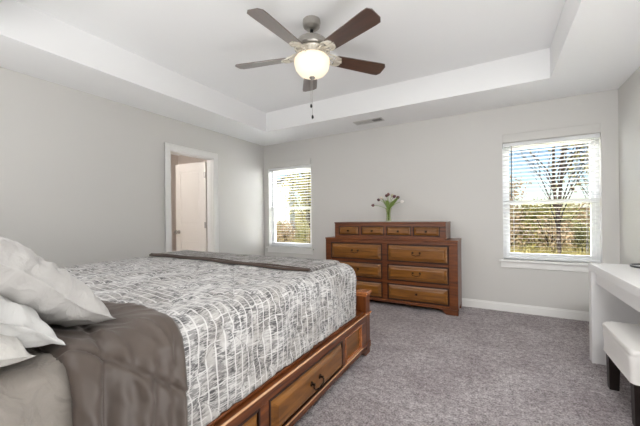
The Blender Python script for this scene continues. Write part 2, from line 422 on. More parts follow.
for i in range(3):
    a = BX0+.13+i*.62; b.raised(a, a+.56, .11, .3, BY1-.03, -.012, .02, '-y')
b.build('footboard', M_wood['X'], bed)
MB().box(BX0+.085, BX1-.085, BY1-.1, BY1+.0, .47, .494, .007, 3).build('footboard_cap', M_wood['X'], bed)
MB().box(BX0+.085, BX1-.085, BY0+.01, BY0+.06, .15, .85, .004).box(BX0+.02, BX1-.02, BY0-.01, BY0+.08, .85, .9, .01, 2).build('headboard', M_wood['X'], bed)
MB().box(BX0+.1, BX1-.1, .1, BY1-.11, .3, .335).build('bed_slats', M_wood['X'], bed)

# bedding cloth: a draped sheet over the mattress block
def nz3(x, y, z, s): return noise.noise(Vector((x*s, y*s, z*s)))
def drape(name, m, xs0, xs1, y0, y1, ztop, zbot, foot=False, step=.014, r=.07, disp=None, flare=.01, thick=0.0, foot_z=None):
    """profile across x: hang, round over, top, round over, hang"""
    def prof(s, half, drop):   # s measured from centre along arc -> (offset, dz)
        a = abs(s); sg = 1 if s >= 0 else -1; flat = half-r; arc = r*pi/2
        if a <= flat: return s, 0.
        if a <= flat+arc:
            th = (a-flat)/r; return sg*(flat+r*math.sin(th)), r*(1-math.cos(th))
        h = a-flat-arc; return sg*(half+flare*min(1, h/.3)), r+h
    cx = (xs0+xs1)/2; hx_ = (xs1-xs0)/2; arc = r*pi/2
    La = (hx_-r)+arc+(ztop-zbot-r)
    na = int(2*La/step)
    fz = foot_z if foot_z is not None else zbot
    Lb = (y1-y0) if not foot else (y1-r-y0)+arc+(ztop-fz-r)
    nb = int(Lb/step)
    bm = bmesh.new(); uvl = bm.loops.layers.uv.new('UVMap'); grid = []
    for j in range(nb+1):
        row = []; sb = Lb*j/nb
        for i in range(na+1):
            sa = -La+2*La*i/na
            ox, dz = prof(sa, hx_, 0); yy = y0+sb; dzb = 0
            if foot and sb > (y1-r-y0):
                q, dzb = prof(sb+100-(y1-r-y0)-(100), 0+r, 0) if False else (0, 0)
                a = sb-(y1-r-y0)
                if a < arc: th = a/r; yy = y1-r+r*math.sin(th); dzb = r*(1-math.cos(th))
                else: yy = y1+flare*.5; dzb = r+a-arc
            x = cx+ox; z = ztop-max(dz, dzb) if not (dz > 0 and dzb > 0) else ztop-min(dz+dzb, ztop-zbot)
            if foot:   # round the corner in plan
                rc = .09
                for sg in (-1, 1):
                    ccx = cx+sg*(hx_-rc); ccy = y1-rc; dx, dy = x-ccx, yy-ccy
                    if dx*sg > 0 and dy > 0:
                        L = math.hypot(dx, dy); k = max(abs(dx), abs(dy))/L if L > 0 else 1
                        x, yy = ccx+dx*k, ccy+dy*k
            P = Vector((x, yy, max(z, zbot)))
            row.append([bm.verts.new(P), sa, sb])
        grid.append(row)
    faces = []
    for j in range(nb):
        for i in range(na):
            q = [grid[j][i], grid[j][i+1], grid[j+1][i+1], grid[j+1][i]]
            f = bm.faces.new([a[0] for a in q]); f.smooth = True
            for lp, a in zip(f.loops, q): lp[uvl].uv = (a[1], y0+a[2])
    bm.normal_update()
    if disp:
        ds = []
        for row in grid:
            for v_, sa, sb in row: ds.append((v_, disp(v_.co, sa, y0+sb)))
        nrm = {v_: v_.normal.copy() for v_, _ in ds}
        for v_, d in ds: v_.co += nrm[v_]*d
    me = bpy.data.meshes.new(name); bm.to_mesh(me); bm.free(); me.materials.append(m)
    o = bpy.data.objects.new(name, me); COL.objects.link(o)
    if thick:
        md = o.modifiers.new('thickness', 'SOLIDIFY'); md.thickness = thick; md.offset = -1
    return o

def fabric(name, rgb, rough=.85, wv=900, sheen=.2, bump=.1, var=.93, crease=0):
    M = mat(name, rgb, rough, spec=.2, **{'Sheen Weight': sheen}); t = NT(M); v = t.coord()
    n = t.noise(v, wv, 2); n2 = t.noise(v, 6, 3)
    c = lin(rgb); t.color(t.mix(n2, c, tuple(x*var for x in c[:3])+(1,))); 
    if crease:
        h = t.math('ABSOLUTE', t.math('SUBTRACT', t.noise(t.coord('Object', (1, 1.6, 1), (.3, .2, .5)), 11, 3, .5, .8), .5))
        bp = t.n('Bump'); bp.inputs['Strength'].default_value = crease; bp.inputs['Distance'].default_value = .03; bp.invert = True
        t.l(h, bp.inputs['Height']); b2 = t.n('Bump'); b2.inputs['Strength'].default_value = bump; b2.inputs['Distance'].default_value = .002
        t.l(n, b2.inputs['Height']); t.l(bp.outputs[0], b2.inputs['Normal']); t.l(b2.outputs[0], t.b.inputs['Normal'])
    else: t.bump(n, bump, .002)
    return M
M_sheet = fabric('beige_sheet', (152, 145, 138), crease=.8)
M_brown = fabric('brown_sateen', (84, 73, 66), .48, sheen=.15, bump=.04, var=.9); NT(M_brown).b.inputs['Specular IOR Level'].default_value = .45
M_pil1 = fabric('pillow_linen_grey', (184, 181, 178), crease=.5); M_pil2 = fabric('pillow_cotton_white', (206, 205, 203), crease=.35); M_pil3 = fabric('pillow_cotton_offwhite', (200, 197, 192), crease=.35)

# patterned quilt
M_quilt = mat('patterned_quilt', (200, 196, 190), .9, spec=.15, **{'Sheen Weight': .2}); t = NT(M_quilt)
def quilt_nodes(t, dark=False):
    c = t.n('TexCoord'); uv = c.outputs['UV']
    def mp(sx, sy, off=(0, 0, 0)):
        m_ = t.n('Mapping'); m_.inputs['Scale'].default_value = (sx, sy, 1); m_.inputs['Location'].default_value = off; t.l(uv, m_.inputs[0]); return m_.outputs[0]
    # patches of streaky dashes (long along the bed) over a pale ground
    streak = t.noise(mp(120, 17), 1, 3, .6); patch = t.noise(mp(9, 5), 1, 3, .6)
    s2 = t.noise(mp(190, 30, (3, 3, 0)), 1, 2, .5); patch2 = t.noise(mp(14, 16, (7, 1, 0)), 1, 3, .6)
    d1 = t.math('MULTIPLY', t.ramp(streak, [(.47, BLK), (.53, WHT)]), t.ramp(patch, [(.36, BLK), (.52, WHT)]))
    d2 = t.math('MULTIPLY', t.ramp(s2, [(.45, BLK), (.52, WHT)]), t.ramp(patch2, [(.46, BLK), (.56, WHT)]))
    base = t.mix(t.ramp(t.noise(mp(5, 5, (2, 9, 0)), 1, 2), [(.4, BLK), (.6, WHT)]), lin((172, 168, 164)), lin((202, 200, 198)))
    a = t.mix(t.math('MULTIPLY', d1, .58), base, lin((74, 72, 74)))
    a = t.mix(t.math('MULTIPLY', d2, .72), a, lin((36, 36, 42)))
    # wavering white lines, both ways
    def lines(scale_mp, per, wdt, seed):
        sep = t.n('SeparateXYZ'); t.l(uv, sep.inputs[0])
        wob = t.noise(mp(*scale_mp, (seed, seed, 0)), 1, 3, .6)
        co = sep.outputs[1] if per > 0 else sep.outputs[0]; p = abs(per)
        ph = t.math('ADD', t.math('DIVIDE', co, p), t.math('MULTIPLY', wob, .6))
        fr = t.math('ABSOLUTE', t.math('SUBTRACT', t.math('FRACT', ph), .5))
        return t.math('SUBTRACT', 1, t.math('DIVIDE', fr, wdt), True)
    l1 = lines((4, 3), .042, .085, 1); l2 = lines((3, 6), -.085, .03, 4)
    brk = t.ramp(t.noise(mp(12, 12, (5, 5, 0)), 1, 2), [(.4, BLK), (.5, WHT)])
    L = t.math('MAXIMUM', t.ramp(l1, [(0, BLK), (.3, WHT)]), t.math('MULTIPLY', t.ramp(l2, [(0, BLK), (.3, WHT)]), brk))
    a = t.mix(t.math('MULTIPLY', L, .85), a, lin((214, 212, 210)))
    if dark: a = t.mix(.35, a, lin((96, 90, 86)))
    # stitched diamond seams in dark thread
    sep = t.n('SeparateXYZ'); t.l(uv, sep.inputs[0])
    u_, v_ = sep.outputs[0], sep.outputs[1]
    seams = None
    for op in ('ADD', 'SUBTRACT'):
        fr = t.math('ABSOLUTE', t.math('SUBTRACT', t.math('FRACT', t.math('DIVIDE', t.math(op, u_, v_), .36)), .5))
        q = t.math('SUBTRACT', 1, t.math('DIVIDE', fr, .008), True)
        seams = q if seams is None else t.math('MAXIMUM', seams, q)
    a = t.mix(t.math('MULTIPLY', seams, .6), a, lin((110, 106, 104)))
    t.color(a)
    t.bump(t.math('ADD', t.noise(mp(220, 60), 1, 3), t.math('MULTIPLY', L, .4)), .35, .006)
quilt_nodes(t)
M_runner = mat('folded_quilt_reverse', (120, 112, 106), .9, spec=.15); quilt_nodes(NT(M_runner), True)
M_bind = fabric('brown_binding', (72, 58, 50))

def seamd(sa, sb):
    d = 0
    for q in (sa+sb, sa-sb):
        f = abs(((q/.36) % 1)-.5)*.36
        d -= .009*math.exp(-(f/.018)**2)
    return d
def d_quilt(co, sa, sb):
    side = max(0, min(1, (.76-co.z)/.1))
    d = seamd(sa, sb) + .012*nz3(co.x, co.y, co.z, 4)*(1 if co.z > .5 else .3) + .004*nz3(co.x, co.y, co.z, 14)
    d += side*min(1, max(0, co.z-.38)/.12)*.01*math.sin(sb*21+2*nz3(0, sb, 0, 3))
    return d+.008
def d_brown(co, sa, sb):
    side = max(0, min(1, (.78-co.z)/.1))
    d = .016*nz3(sa, sb, 1, 3.5)+.010*nz3(sa*.6, sb*2.4, 3, 5)
    for k_, sc_, am in ((7, 5, .008), (11, 10, .004)):
        rid = 1-abs(nz3(sa*.45+.35*sb, sb*1.8-.9*sa, k_, sc_))*5
        d += am*max(0, rid)**1.3
    d += side*(.012*math.sin(sb*38+1.5*math.sin(sa*5))+.006*math.sin(sb*90+sa*7))
    # quilted seams: one along, one diagonal
    for f in (abs((sb-.5)-.06*math.sin(sa*4)), abs((sa-1.02)-(sb-.4)*.9)):
        d -= .013*math.exp(-(f/.009)**2)
    e = min(sb-.36, .69-sb)
    d -= .02*math.exp(-(max(e, 0)/.012)**2)
    return d+.012
def d_sheet(co, sa, sb):
    rid = 1-abs(nz3(sa*.7+.4*sb, sb*1.5-.6*sa, 2, 6))*3
    rid2 = 1-abs(nz3(sa*1.1-.4*sb, sb*1.3+.7*sa, 6, 11))*4
    return .012*max(0, rid)+.006*max(0, rid2)+.006*nz3(sa, sb, 5, 9)+.004*nz3(sa*.3, sb, 8, 26)

M_mat = fabric('mattress_ticking', (225, 222, 216))
mt = MB().box(-3.025, -.99, .07, 2.25, .36, .745, .07, 5).build('mattress', M_mat, smooth=60)
tag(mt, 'thick pale mattress on the wooden bed, hidden under its covers', 'mattress')
sh = drape('bed_sheet', M_sheet, -3.045, -.968, .065, .5, .763, .37, r=.085, disp=d_sheet, thick=.004)
tag(sh, 'beige bed sheet showing at the head end of the bed under the pillows', 'sheet')
qu = drape('patterned_quilt', M_quilt, -3.05, -.97, .63, 2.29, .77, .366, foot=True, r=.08, disp=d_quilt, thick=.01, step=.013)
tag(qu, 'grey and white streaked quilt with white lines covering most of the bed', 'quilt')
br = drape('brown_duvet', M_brown, -3.075, -.946, .36, .69, .793, .37, r=.085, disp=d_brown, thick=.018, step=.008)
tag(br, 'brown satin duvet folded back across the bed below the pillows', 'duvet')

# runner folded over the foot of the bed
def runner():
    bm = bmesh.new(); uvl = bm.loops.layers.uv.new('UVMap'); nx, ny = 110, 30; g = []
    for top in (1, 0):
        gg = []
        for j in range(ny+1):
            r_ = []
            for i in range(nx+1):
                u = i/nx; v_ = j/ny
                x = -2.96+u*1.89; ya = 1.80+.03*math.sin(u*5)-.04*u; yb_ = 2.19+.015*math.sin(u*7+1)
                y = ya+(yb_-ya)*v_
                e = min(u, 1-u)*1.93; e2 = min(v_, 1-v_)*.36
                hgt = .026*(1-math.exp(-min(e, e2)/.012))+.006*nz3(x, y, 0, 9)
                z = .782+(hgt if top else -.001)
                # crown drop near bed edge
                r_.append((bm.verts.new((x, y, z)), x, y))
            gg.append(r_)
        g.append(gg)
    for k, gg in enumerate(g):
        for j in range(ny):
            for i in range(nx):
                q = [gg[j][i], gg[j][i+1], gg[j+1][i+1], gg[j+1][i]]
                if k: q = q[::-1]
                f = bm.faces.new([a[0] for a in q]); f.smooth = True
                for lp, a in zip(f.loops, q): lp[uvl].uv = (a[1], a[2])
    A, B = g
    bd = [(0, i) for i in range(nx+1)]+[(j, nx) for j in range(1, ny+1)]+[(ny, i) for i in range(nx-1, -1, -1)]+[(j, 0) for j in range(ny-1, 0, -1)]
    for k in range(len(bd)):
        a, b_ = bd[k], bd[(k+1) % len(bd)]
        bm.faces.new((A[a[0]][a[1]][0], B[a[0]][a[1]][0], B[b_[0]][b_[1]][0], A[b_[0]][b_[1]][0]))
    me = bpy.data.meshes.new('folded_throw'); bm.to_mesh(me); bm.free(); me.materials.append(M_runner)
    o = bpy.data.objects.new('folded_throw', me); COL.objects.link(o)
    tag(o, 'dark grey patterned throw with brown edging folded over the foot of the bed', 'throw')
    p = []; q = []
    for i in range(60):
        u = i/59; x = -2.96+u*1.89; ya = 1.80+.03*math.sin(u*5)-.04*u
        p.append((x, ya-.006, .793+.003*math.sin(u*20))); q.append((x, ya+.004, .805+.003*math.sin(u*17)))
    MB().tube(p, .010, 8).tube(q, .006, 8).build('binding', M_bind, o, smooth=60)
runner()

# pillows
def pillow(name, m, loc, rx, rz, W=.68, D_=.46, th=.16, seed=0, flange=0.0, ry=0):
    """W along local x, D_ along local y"""
    bm = bmesh.new(); n = 56; G = {}
    for s_ in (1, -1):
        for j in range(n+1):
            for i in range(n+1):
                u, v_ = -1+2*i/n, -1+2*j/n
                if s_ < 0 and (i in (0, n) or j in (0, n)): G[s_, i, j] = G[1, i, j]; continue
                # corners pull out, edges bow in
                ex = 1-.07*(1-v_*v_)*0-.06*(1-abs(v_)**3)*abs(u)**3
                ey = 1-.08*(1-abs(u)**3)*abs(v_)**3
                x, y = u*W/2*(ex), v_*D_/2*(ey)
                fl = 1-flange
                uu, vv = min(1, abs(u)/fl), min(1, abs(v_)/fl)
                h = ((1-uu**3.4)*(1-vv**3.4)); h = max(h, 0)**.42
                z = s_*(th/2*h+.004)
                wr = nz3(x+seed, y, s_*3, 5)*.014+abs(nz3(x*1.4+seed, y*1.4+x, s_, 8))*-.016+nz3(x+seed, y*2, s_, 15)*.004
                # creases radiating from corners
                edge = (1-h)
                wr += edge*.012*math.sin((math.atan2(v_, u))*22+seed)
                wr += .007*max(0, 1-abs(nz3(x*1.2+y*.8+seed, y*2-x, s_*2, 7))*5)+.004*max(0, 1-abs(nz3(x*2+y+seed, y*2-x*1.4, s_*2, 14))*4)
                z += wr*(.25+h)*s_ if (abs(u) < 1 and abs(v_) < 1) else 0
                if abs(u) == 1 or abs(v_) == 1: z = .012*math.sin(u*7+v_*5+seed)
                G[s_, i, j] = bm.verts.new((x, y, z))
    for s_ in (1, -1):
        for j in range(n):
            for i in range(n):
                q = [G[s_, i, j], G[s_, i+1, j], G[s_, i+1, j+1], G[s_, i, j+1]]
                f = bm.faces.new(q if s_ > 0 else q[::-1]); f.smooth = True
    me = bpy.data.meshes.new(name); bm.to_mesh(me); bm.free(); me.materials.append(m)
    o = bpy.data.objects.new(name, me); COL.objects.link(o); o.location = loc; o.rotation_euler = (rx, ry, rz)
    md = o.modifiers.new('smooth', 'SUBSURF'); md.levels = 1; md.render_levels = 1
    return o
tag(pillow('pillow', M_pil1, (-1.42, .335, .972), math.radians(-40), math.radians(2), .74, .48, .16, 1.3, .05), 'pale grey linen pillow, front one of three, lying on the brown duvet', 'pillow', 'pillows at the head of the bed')
tag(pillow('pillow', M_pil2, (-1.33, .205, .935), math.radians(-38), math.radians(2), .66, .42, .125, 4.1, .09), 'white pillow sandwiched between the grey pillow and the rearmost pillow', 'pillow', 'pillows at the head of the bed')
tag(pillow('pillow', M_pil3, (-1.30, .125, .878), math.radians(-22), math.radians(1), .66, .38, .12, 7.7, .05), 'off-white pillow nearest the headboard, its corner on the beige sheet', 'pillow', 'pillows at the head of the bed')

# ------------------------------------------------------------------ dresser
DX0, DX1, DYF, DYB = -2.085, -.37, 3.812, 4.255
dr = empty('dresser', ((DX0+DX1)/2, (DYF+DYB)/2, 0), 'wide cherry wood dresser with stepped top and raised drawers against the back wall', 'dresser')
b = MB()
b.box(DX0, DX1, DYF+.015, DYB, .06, .845, .004)
b.box(DX0, DX1, DYF, DYF+.03, .80, .845, .003).box(DX0, DX1, DYF, DYF+.03, .06, .1, .003)
b.box(DX0, DX0+.085, DYF, DYF+.03, .1, .8, .003).box(DX1-.095, DX1, DYF, DYF+.03, .1, .8, .003).box(-1.262, -1.195, DYF, DYF+.03, .1, .8, .003)
for z in (.302, .545): b.box(DX0+.085, DX1-.095, DYF+.004, DYF+.03, z, z+.042, .003)
b.build('lower_case', M_wood['X'], dr)
MB().box(DX0-.004, DX1+.004, DYF-.008, DYB, .845, .864, .006, 2).build('lower_top', M_wood['X'], dr)
UX0, UX1 = -1.943, -.495
b = MB().box(UX0, UX1, DYF+.03, DYB, .864, 1.06, .003)
b.box(UX0, UX1, DYF+.012, DYF+.04, 1.018, 1.06, .003).box(UX0, UX1, DYF+.012, DYF+.04, .864, .908, .003)
for a, c in ((UX0, -1.878), (-1.586, -1.545), (-1.242, -1.203), (-.9, -.866), (-.565, UX1)): b.box(a, c, DYF+.012, DYF+.04, .908, 1.018, .002)
b.build('upper_case', M_wood['X'], dr)
MB().box(UX0-.004, UX1+.004, DYF+.004, DYB, 1.06, 1.077, .005, 2).build('upper_top', M_wood['X'], dr)
MB().box(DX0-.004, DX1+.004, DYF-.006, DYF+.01, .06, .078, .004).build('plinth_moulding', M_wood['X'], dr)
MB().box(DX0+.08, DX1-.09, DYF-.008, DYF+.0, .086, .0905, .0015).build('plinth_highlight', M_edge, dr)  # painted highlight line above the plinth
b = MB()
for x0, sg in ((DX0, 1), (DX1, -1)):
    P = [(x0, 0), (x0+sg*.13, 0), (x0+sg*.15, .02), (x0+sg*.17, .045), (x0+sg*.24, .062), (x0, .062)]
    MB().box(min(x0, x0+sg*.05), max(x0, x0+sg*.05), DYB-.1, DYB, 0, .06).build('back_foot', M_wood['X'], dr)
    b = MB().prism(P, DYF-.002, DYF+.03, 'Y', .003).box(min(x0, x0+sg*.03), max(x0, x0+sg*.03), DYF, DYF+.12, 0, .06)
    b.build('bracket_foot', M_wood['X'], dr)
def bail(xc, yo, zc, parent, w_=.042):
    h = MB()
    for s_ in (-1, 1): h.lathe([(0, 0), (.014, 0), (.012, .004), (.006, .006), (.006, .016), (.008, .02), (0, .022)], (xc+s_*w_, yo, zc), 12, 'Y')
    y = yo-.02
    h.tube([(xc-w_, y+.004, zc), (xc-w_-.008, y, zc-.01), (xc-w_, y-.004, zc-.025), (xc-.018, y-.005, zc-.03), (xc, y-.006, zc-.036), (xc+.018, y-.005, zc-.03), (xc+w_, y-.004, zc-.025), (xc+w_+.008, y, zc-.01), (xc+w_, y+.004, zc)], .004, 7)
    h.build('drawer_handle', M_bronze, parent, smooth=40)
for (x0, x1) in ((DX0+.092, -1.268), (-1.189, DX1-.102)):
    for r, (z0, z1) in enumerate(((.588, .792), (.349, .54), (.107, .297))):
        d = MB().box(x0+.01, x1-.01, DYF+.01, DYF+.025, z0+.01, z1-.01).raised(x0+.010, x1-.010, z0+.009, z1-.009, DYF+.012, .030, .042, '-y').build('drawer', M_front['X'], dr)
        MB().ring(x0+.006, x1-.006, z0+.005, z1-.005, .012, DYF-.006, DYF+.014, '-y').build('shading_ring', M_groove_shade, d)  # dark ring drawn in place of the groove's shadow
        if r < 2: bail((x0+x1)/2, DYF-.0155, (z0+z1)/2+.012, d)
        else: MB().lathe([(0, 0), (.012, 0), (.006, .006), (.006, .014), (.014, .02), (.011, .028), (0, .03)], ((x0+x1)/2, DYF-.0155, (z0+z1)/2), 14, 'Y').build('drawer_knob', M_bronze, d, smooth=40)
for (x0, x1) in ((-1.875, -1.589), (-1.542, -1.245), (-1.2, -.903), (-.863, -.568)):
    d = MB().raised(x0+.005, x1-.005, .915, 1.011, DYF+.024, .024, .026, '-y').build('drawer', M_front['X'], dr)
    MB().ring(x0+.002, x1-.002, .912, 1.014, .008, DYF+.008, DYF+.026, '-y').build('shading_ring', M_groove_shade, d)  # groove shade painted around the small drawers too
    MB().lathe([(0, 0), (.012, 0), (.006, .006), (.006, .014), (.014, .02), (.011, .028), (0, .03)], ((x0+x1)/2, DYF+.0005, .962), 14, 'Y').build('drawer_knob', M_bronze, d, smooth=40)

# ------------------------------------------------------------------ vase and tulips
VX, VY, VZ = -1.235, 4.02, 1.0775
va = empty('flower_vase', (VX, VY, VZ), 'clear glass vase holding tulips, on top of the dresser', 'vase')
M_vg = mat('vase_glass', (244, 248, 228), .02, **{'Transmission Weight': 1.0, 'IOR': 1.12}); M_water = mat('vase_water', (205, 225, 160), .0, **{'Transmission Weight': .85, 'IOR': 1.2})
MB().lathe([(0, 0), (.034, 0), (.036, .01), (.03, .06), (.028, .11), (.036, .165), (.042, .185), (.039, .185), (.033, .163), (.025, .11), (.027, .06), (.032, .014), (0, .012)], (VX, VY, VZ), 24).build('vase_body', M_vg, va, smooth=50)
M_stem = mat('tulip_stem', (134, 158, 76), .5); M_leaf = mat('tulip_leaf', (128, 150, 82), .5)
blooms = [(-.195, -.02, .225, (120, 84, 84)), (-.13, .02, .33, (84, 48, 58)), (-.075, -.03, .345, (218, 205, 190)), (-.03, .03, .375, (104, 66, 68)), (.005, -.02, .385, (122, 84, 80)),
          (.04, .02, .375, (196, 190, 160)), (.075, -.01, .36, (104, 64, 70)), (.11, .02, .35, (92, 52, 58)), (.175, -.02, .26, (236, 230, 226))]
rnd = random.Random(5)
tl = []
for i, (dx, dy, hz, c) in enumerate(blooms):
    hz -= .035 if hz > .3 else 0
    M = mat('tulip_petal_%d' % i, c, .5)
    base = Vector((VX+rnd.uniform(-.008, .008), VY+rnd.uniform(-.008, .008), VZ+.02)); neck = Vector((VX+dx*.12, VY+dy*.2, VZ+.17)); tip = Vector((VX+dx, VY+dy, VZ+hz))
    ctrl = Vector((VX+dx*.45, VY+dy*.5, VZ+.17+(hz-.17)*.85))
    pts = [base, base.lerp(neck, .5), neck]+[(neck*(1-u)**2+ctrl*2*u*(1-u)+tip*u*u) for u in (.2, .4, .6, .8, 1)]
    lab = {0: 'drooping tulip at the far left of the bouquet in the glass vase', 8: 'white tulip leaning out to the right of the bouquet', 2: 'cream tulip left of centre in the bouquet', 5: 'pale cream tulip right of centre in the bouquet'}.get(i, 'dark pink tulip in the upright middle of the bouquet in the vase')
    tu = empty('tulip', base, lab, 'flower', 'tulips in the glass vase')
    MB().tube(pts, .0028, 6).build('stem', M_stem, tu, smooth=60)
    d = (pts[-1]-pts[-2]).normalized(); q = d.to_track_quat('Z', 'Y').to_matrix()
    bm = MB(); bb = bmesh.new(); bmesh.ops.create_icosphere(bb, subdivisions=2, radius=1)
    for v in bb.verts:
        a = math.atan2(v.co.y, v.co.x); z = v.co.z; rr = .021*(1+.12*math.cos(3*a))*(1 if z < 0 else 1-.25*z)
        v.co = q @ Vector((v.co.x*rr, v.co.y*rr, z*.024+.016))+tip
    bm.add(bb); bm.build('bloom', M, tu, smooth=60)
    if i > 0:
        lf = MB(); dirv = Vector((dx*.8+.02*(1 if i % 4 else -1), rnd.uniform(-.05, .05), 0)); L = .17+.07*rnd.random()
        st_ = neck; prev = None; side = Vector((-dirv.y, dirv.x, 0)).normalized() if dirv.length > .01 else Vector((1, 0, 0))
        side = (side*.6+Vector((.6, 0, 0))).normalized()
        for k in range(7):
            u = k/6; p = st_+dirv*u*1.1+Vector((0, 0, L*(u-.35*u*u))); wd = .02*math.sin(pi*min(1, u*.95+.05))+.0005
            cur = [lf.bm.verts.new(p-side*wd), lf.bm.verts.new(p+Vector((0, .003, -.002))), lf.bm.verts.new(p+side*wd)]
            if prev:
                lf.bm.faces.new((prev[0], prev[1], cur[1], cur[0])); lf.bm.faces.new((prev[1], prev[2], cur[2], cur[1]))
            prev = cur
        lf.build('leaf', M_leaf, tu, smooth=180)

# ------------------------------------------------------------------ desk, stool, tray
dk = empty('desk', (.88, 2.5, 0), 'white lacquered desk with slab end legs along the right wall', 'desk')
TZ = .765; dX0, dX1, dY0, dY1 = .64, 1.1, 1.55, 3.155
MB().box(dX0, dX1, dY0, dY1, TZ-.055, TZ, .004, 2).build('desk_top', M_desk, dk)
for a in (dY1-.075, dY0): MB().box(dX0+.001, dX1-.001, a+.001, a+.074, .0, TZ-.055, .003).build('end_leg', M_desk, dk)
MB().box(dX0+.03, dX0+.055, dY0+.075, dY1-.075, TZ-.15, TZ-.055, .002).build('apron', M_desk, dk)
MB().box(dX1-.03, dX1-.01, dY0+.075, dY1-.075, TZ-.4, TZ-.055, .002).build('back_panel', M_desk, dk)

tr = empty('round_tray', (.985, 3.02, TZ), 'round white tray with a thin dark rim on the white desk', 'tray')
MB().lathe([(0, .0005), (.122, .0005), (.124, .004), (0, .004)], (.975, 3.02, TZ), 48).build('tray_base', mat('tray_white', (225, 226, 228), .2), tr, smooth=40)
MB().lathe([(.1235, .001), (.1285, .001), (.1285, .014), (.1235, .014), (.1235, .001)], (.975, 3.02, TZ), 48).build('tray_rim', mat('tray_rim_grey', (90, 90, 92), .3, .6), tr, smooth=40)

so = empty('stool', (.82, 2.475, 0), 'low stool with white slipcover and black legs, tucked under the desk', 'stool')
sx0, sx1, sy0, sy1 = .622, 1.03, 2.225, 2.735
M_slip = fabric('white_slipcover', (228, 225, 221), .9, 700)
def cushion():
    bm = bmesh.new(); bmesh.ops.create_cube(bm, size=1)
    bmesh.ops.subdivide_edges(bm, edges=bm.edges[:], cuts=22, use_grid_fill=True)
    hw, hd = (sx1-sx0)/2, (sy1-sy0)/2
    for v in bm.verts:
        x, y, z = v.co*2
        # rounded rectangle in plan
        px, py = x*hw, y*hd; rc = .03
        for sx in (-1, 1):
            for sy in (-1, 1):
                ccx, ccy = sx*(hw-rc), sy*(hd-rc); dx, dy = px-ccx, py-ccy
                if dx*sx > 0 and dy*sy > 0:
                    k = max(abs(dx), abs(dy))/math.hypot(dx, dy); px, py = ccx+dx*k, ccy+dy*k
        r_ = max(abs(x), abs(y))
        zz = .335+z*.095
        if z > .98:
            zz += .022*(1-r_**4)-.012*max(0, r_-.85)/.15
        elif r_ > .98:
            bul = 1+.012*math.sin(z*3)+.006*nz3(px*2, py*2, z, 8)-.016*math.exp(-((z-.52)/.07)**2)+.01*math.exp(-((z-.8)/.2)**2)
            px *= bul; py *= bul
        v.co = Vector(((sx0+sx1)/2+px, (sy0+sy1)/2+py, zz))
    for f in bm.faces: f.smooth = True
    b = MB(); b.bm.free(); b.bm = bm; return b
c = cushion().build('seat_cover', M_slip, so, smooth=55)
for x in (sx0+.044, sx1-.044):
    for y in (sy0+.044, sy1-.044):
        bm = bmesh.new(); bmesh.ops.create_cube(bm, size=1)
        for v in bm.verts:
            k = .031 if v.co.z > 0 else .024
            v.co = Vector((x+v.co.x*2*k, y+v.co.y*2*k, .3 if v.co.z > 0 else 0))
        bmesh.ops.bevel(bm, geom=bm.edges[:], offset=.002, segments=1, affect='EDGES')
        b = MB(); b.bm.free(); b.bm = bm; b.build('leg', M_espresso, so)

# ------------------------------------------------------------------ ceiling fan
FX, FY = -1.262, 2.112
fan = empty('ceiling_fan', (FX, FY, HT), 'five-blade brushed nickel ceiling fan with frosted glass bowl light', 'ceiling fan')
def L(prof, name, m, smooth=35, parent=fan, n=40): return MB().lathe(prof, (FX, FY, 0), n).build(name, m, parent, smooth=smooth)
L([(0, HT), (.07, HT), (.072, HT-.02), (.066, HT-.05), (.045, HT-.068), (.022, HT-.075), (0, HT-.075)], 'canopy', M_nickel)
L([(0, HT-.07), (.013, HT-.07), (.013, 2.59), (0, 2.59)], 'downrod', M_black)
L([(0, 2.60), (.03, 2.60), (.075, 2.585), (.115, 2.56), (.138, 2.53), (.142, 2.50), (.135, 2.49), (0, 2.49)], 'motor_housing', M_nickel)
M_ivory = mat('pewter_ivory_casting', (214, 208, 196), .35, .4)
b = MB().lathe([(0, 2.488), (.12, 2.488), (.125, 2.478), (.115, 2.468), (.105, 2.44), (.10, 2.425), (0, 2.425)], (FX, FY, 0), 40)
for k in range(30):
    a = 2*pi*k/30; b.box(FX+.104, FX+.119, FY-.005, FY+.005, 2.43, 2.482, .002, rot=Matrix.Rotation(a, 3, 'Z'), piv=(FX, FY, 2.45))
b.build('switch_housing', M_ivory, fan, smooth=35)
M_bowl = bpy.data.materials.new('frosted_bowl_lit'); M_bowl.use_nodes = True
t = NT(M_bowl); t.b.inputs['Base Color'].default_value = lin((170, 160, 140)); t.b.inputs['Roughness'].default_value = .35
lw = t.n('LayerWeight', i_Blend=.35); cr = t.ramp(lw.outputs['Facing'], [(0, (255, 250, 236)), (1, (240, 214, 176))])
t.l(cr, t.b.inputs['Emission Color']); t.b.inputs['Emission Strength'].default_value = .78
L([(.128, 2.425), (.14, 2.41), (.143, 2.38), (.132, 2.335), (.105, 2.30), (.06, 2.278), (.0, 2.27), (0, 2.275), (.058, 2.283), (.102, 2.305), (.127, 2.338), (.138, 2.38), (.135, 2.408), (.126, 2.42)], 'lamp_bowl', M_bowl, 60)
L([(0, 2.272), (.022, 2.272), (.024, 2.266), (.014, 2.258), (.008, 2.248), (0, 2.244)], 'finial', M_nickel)
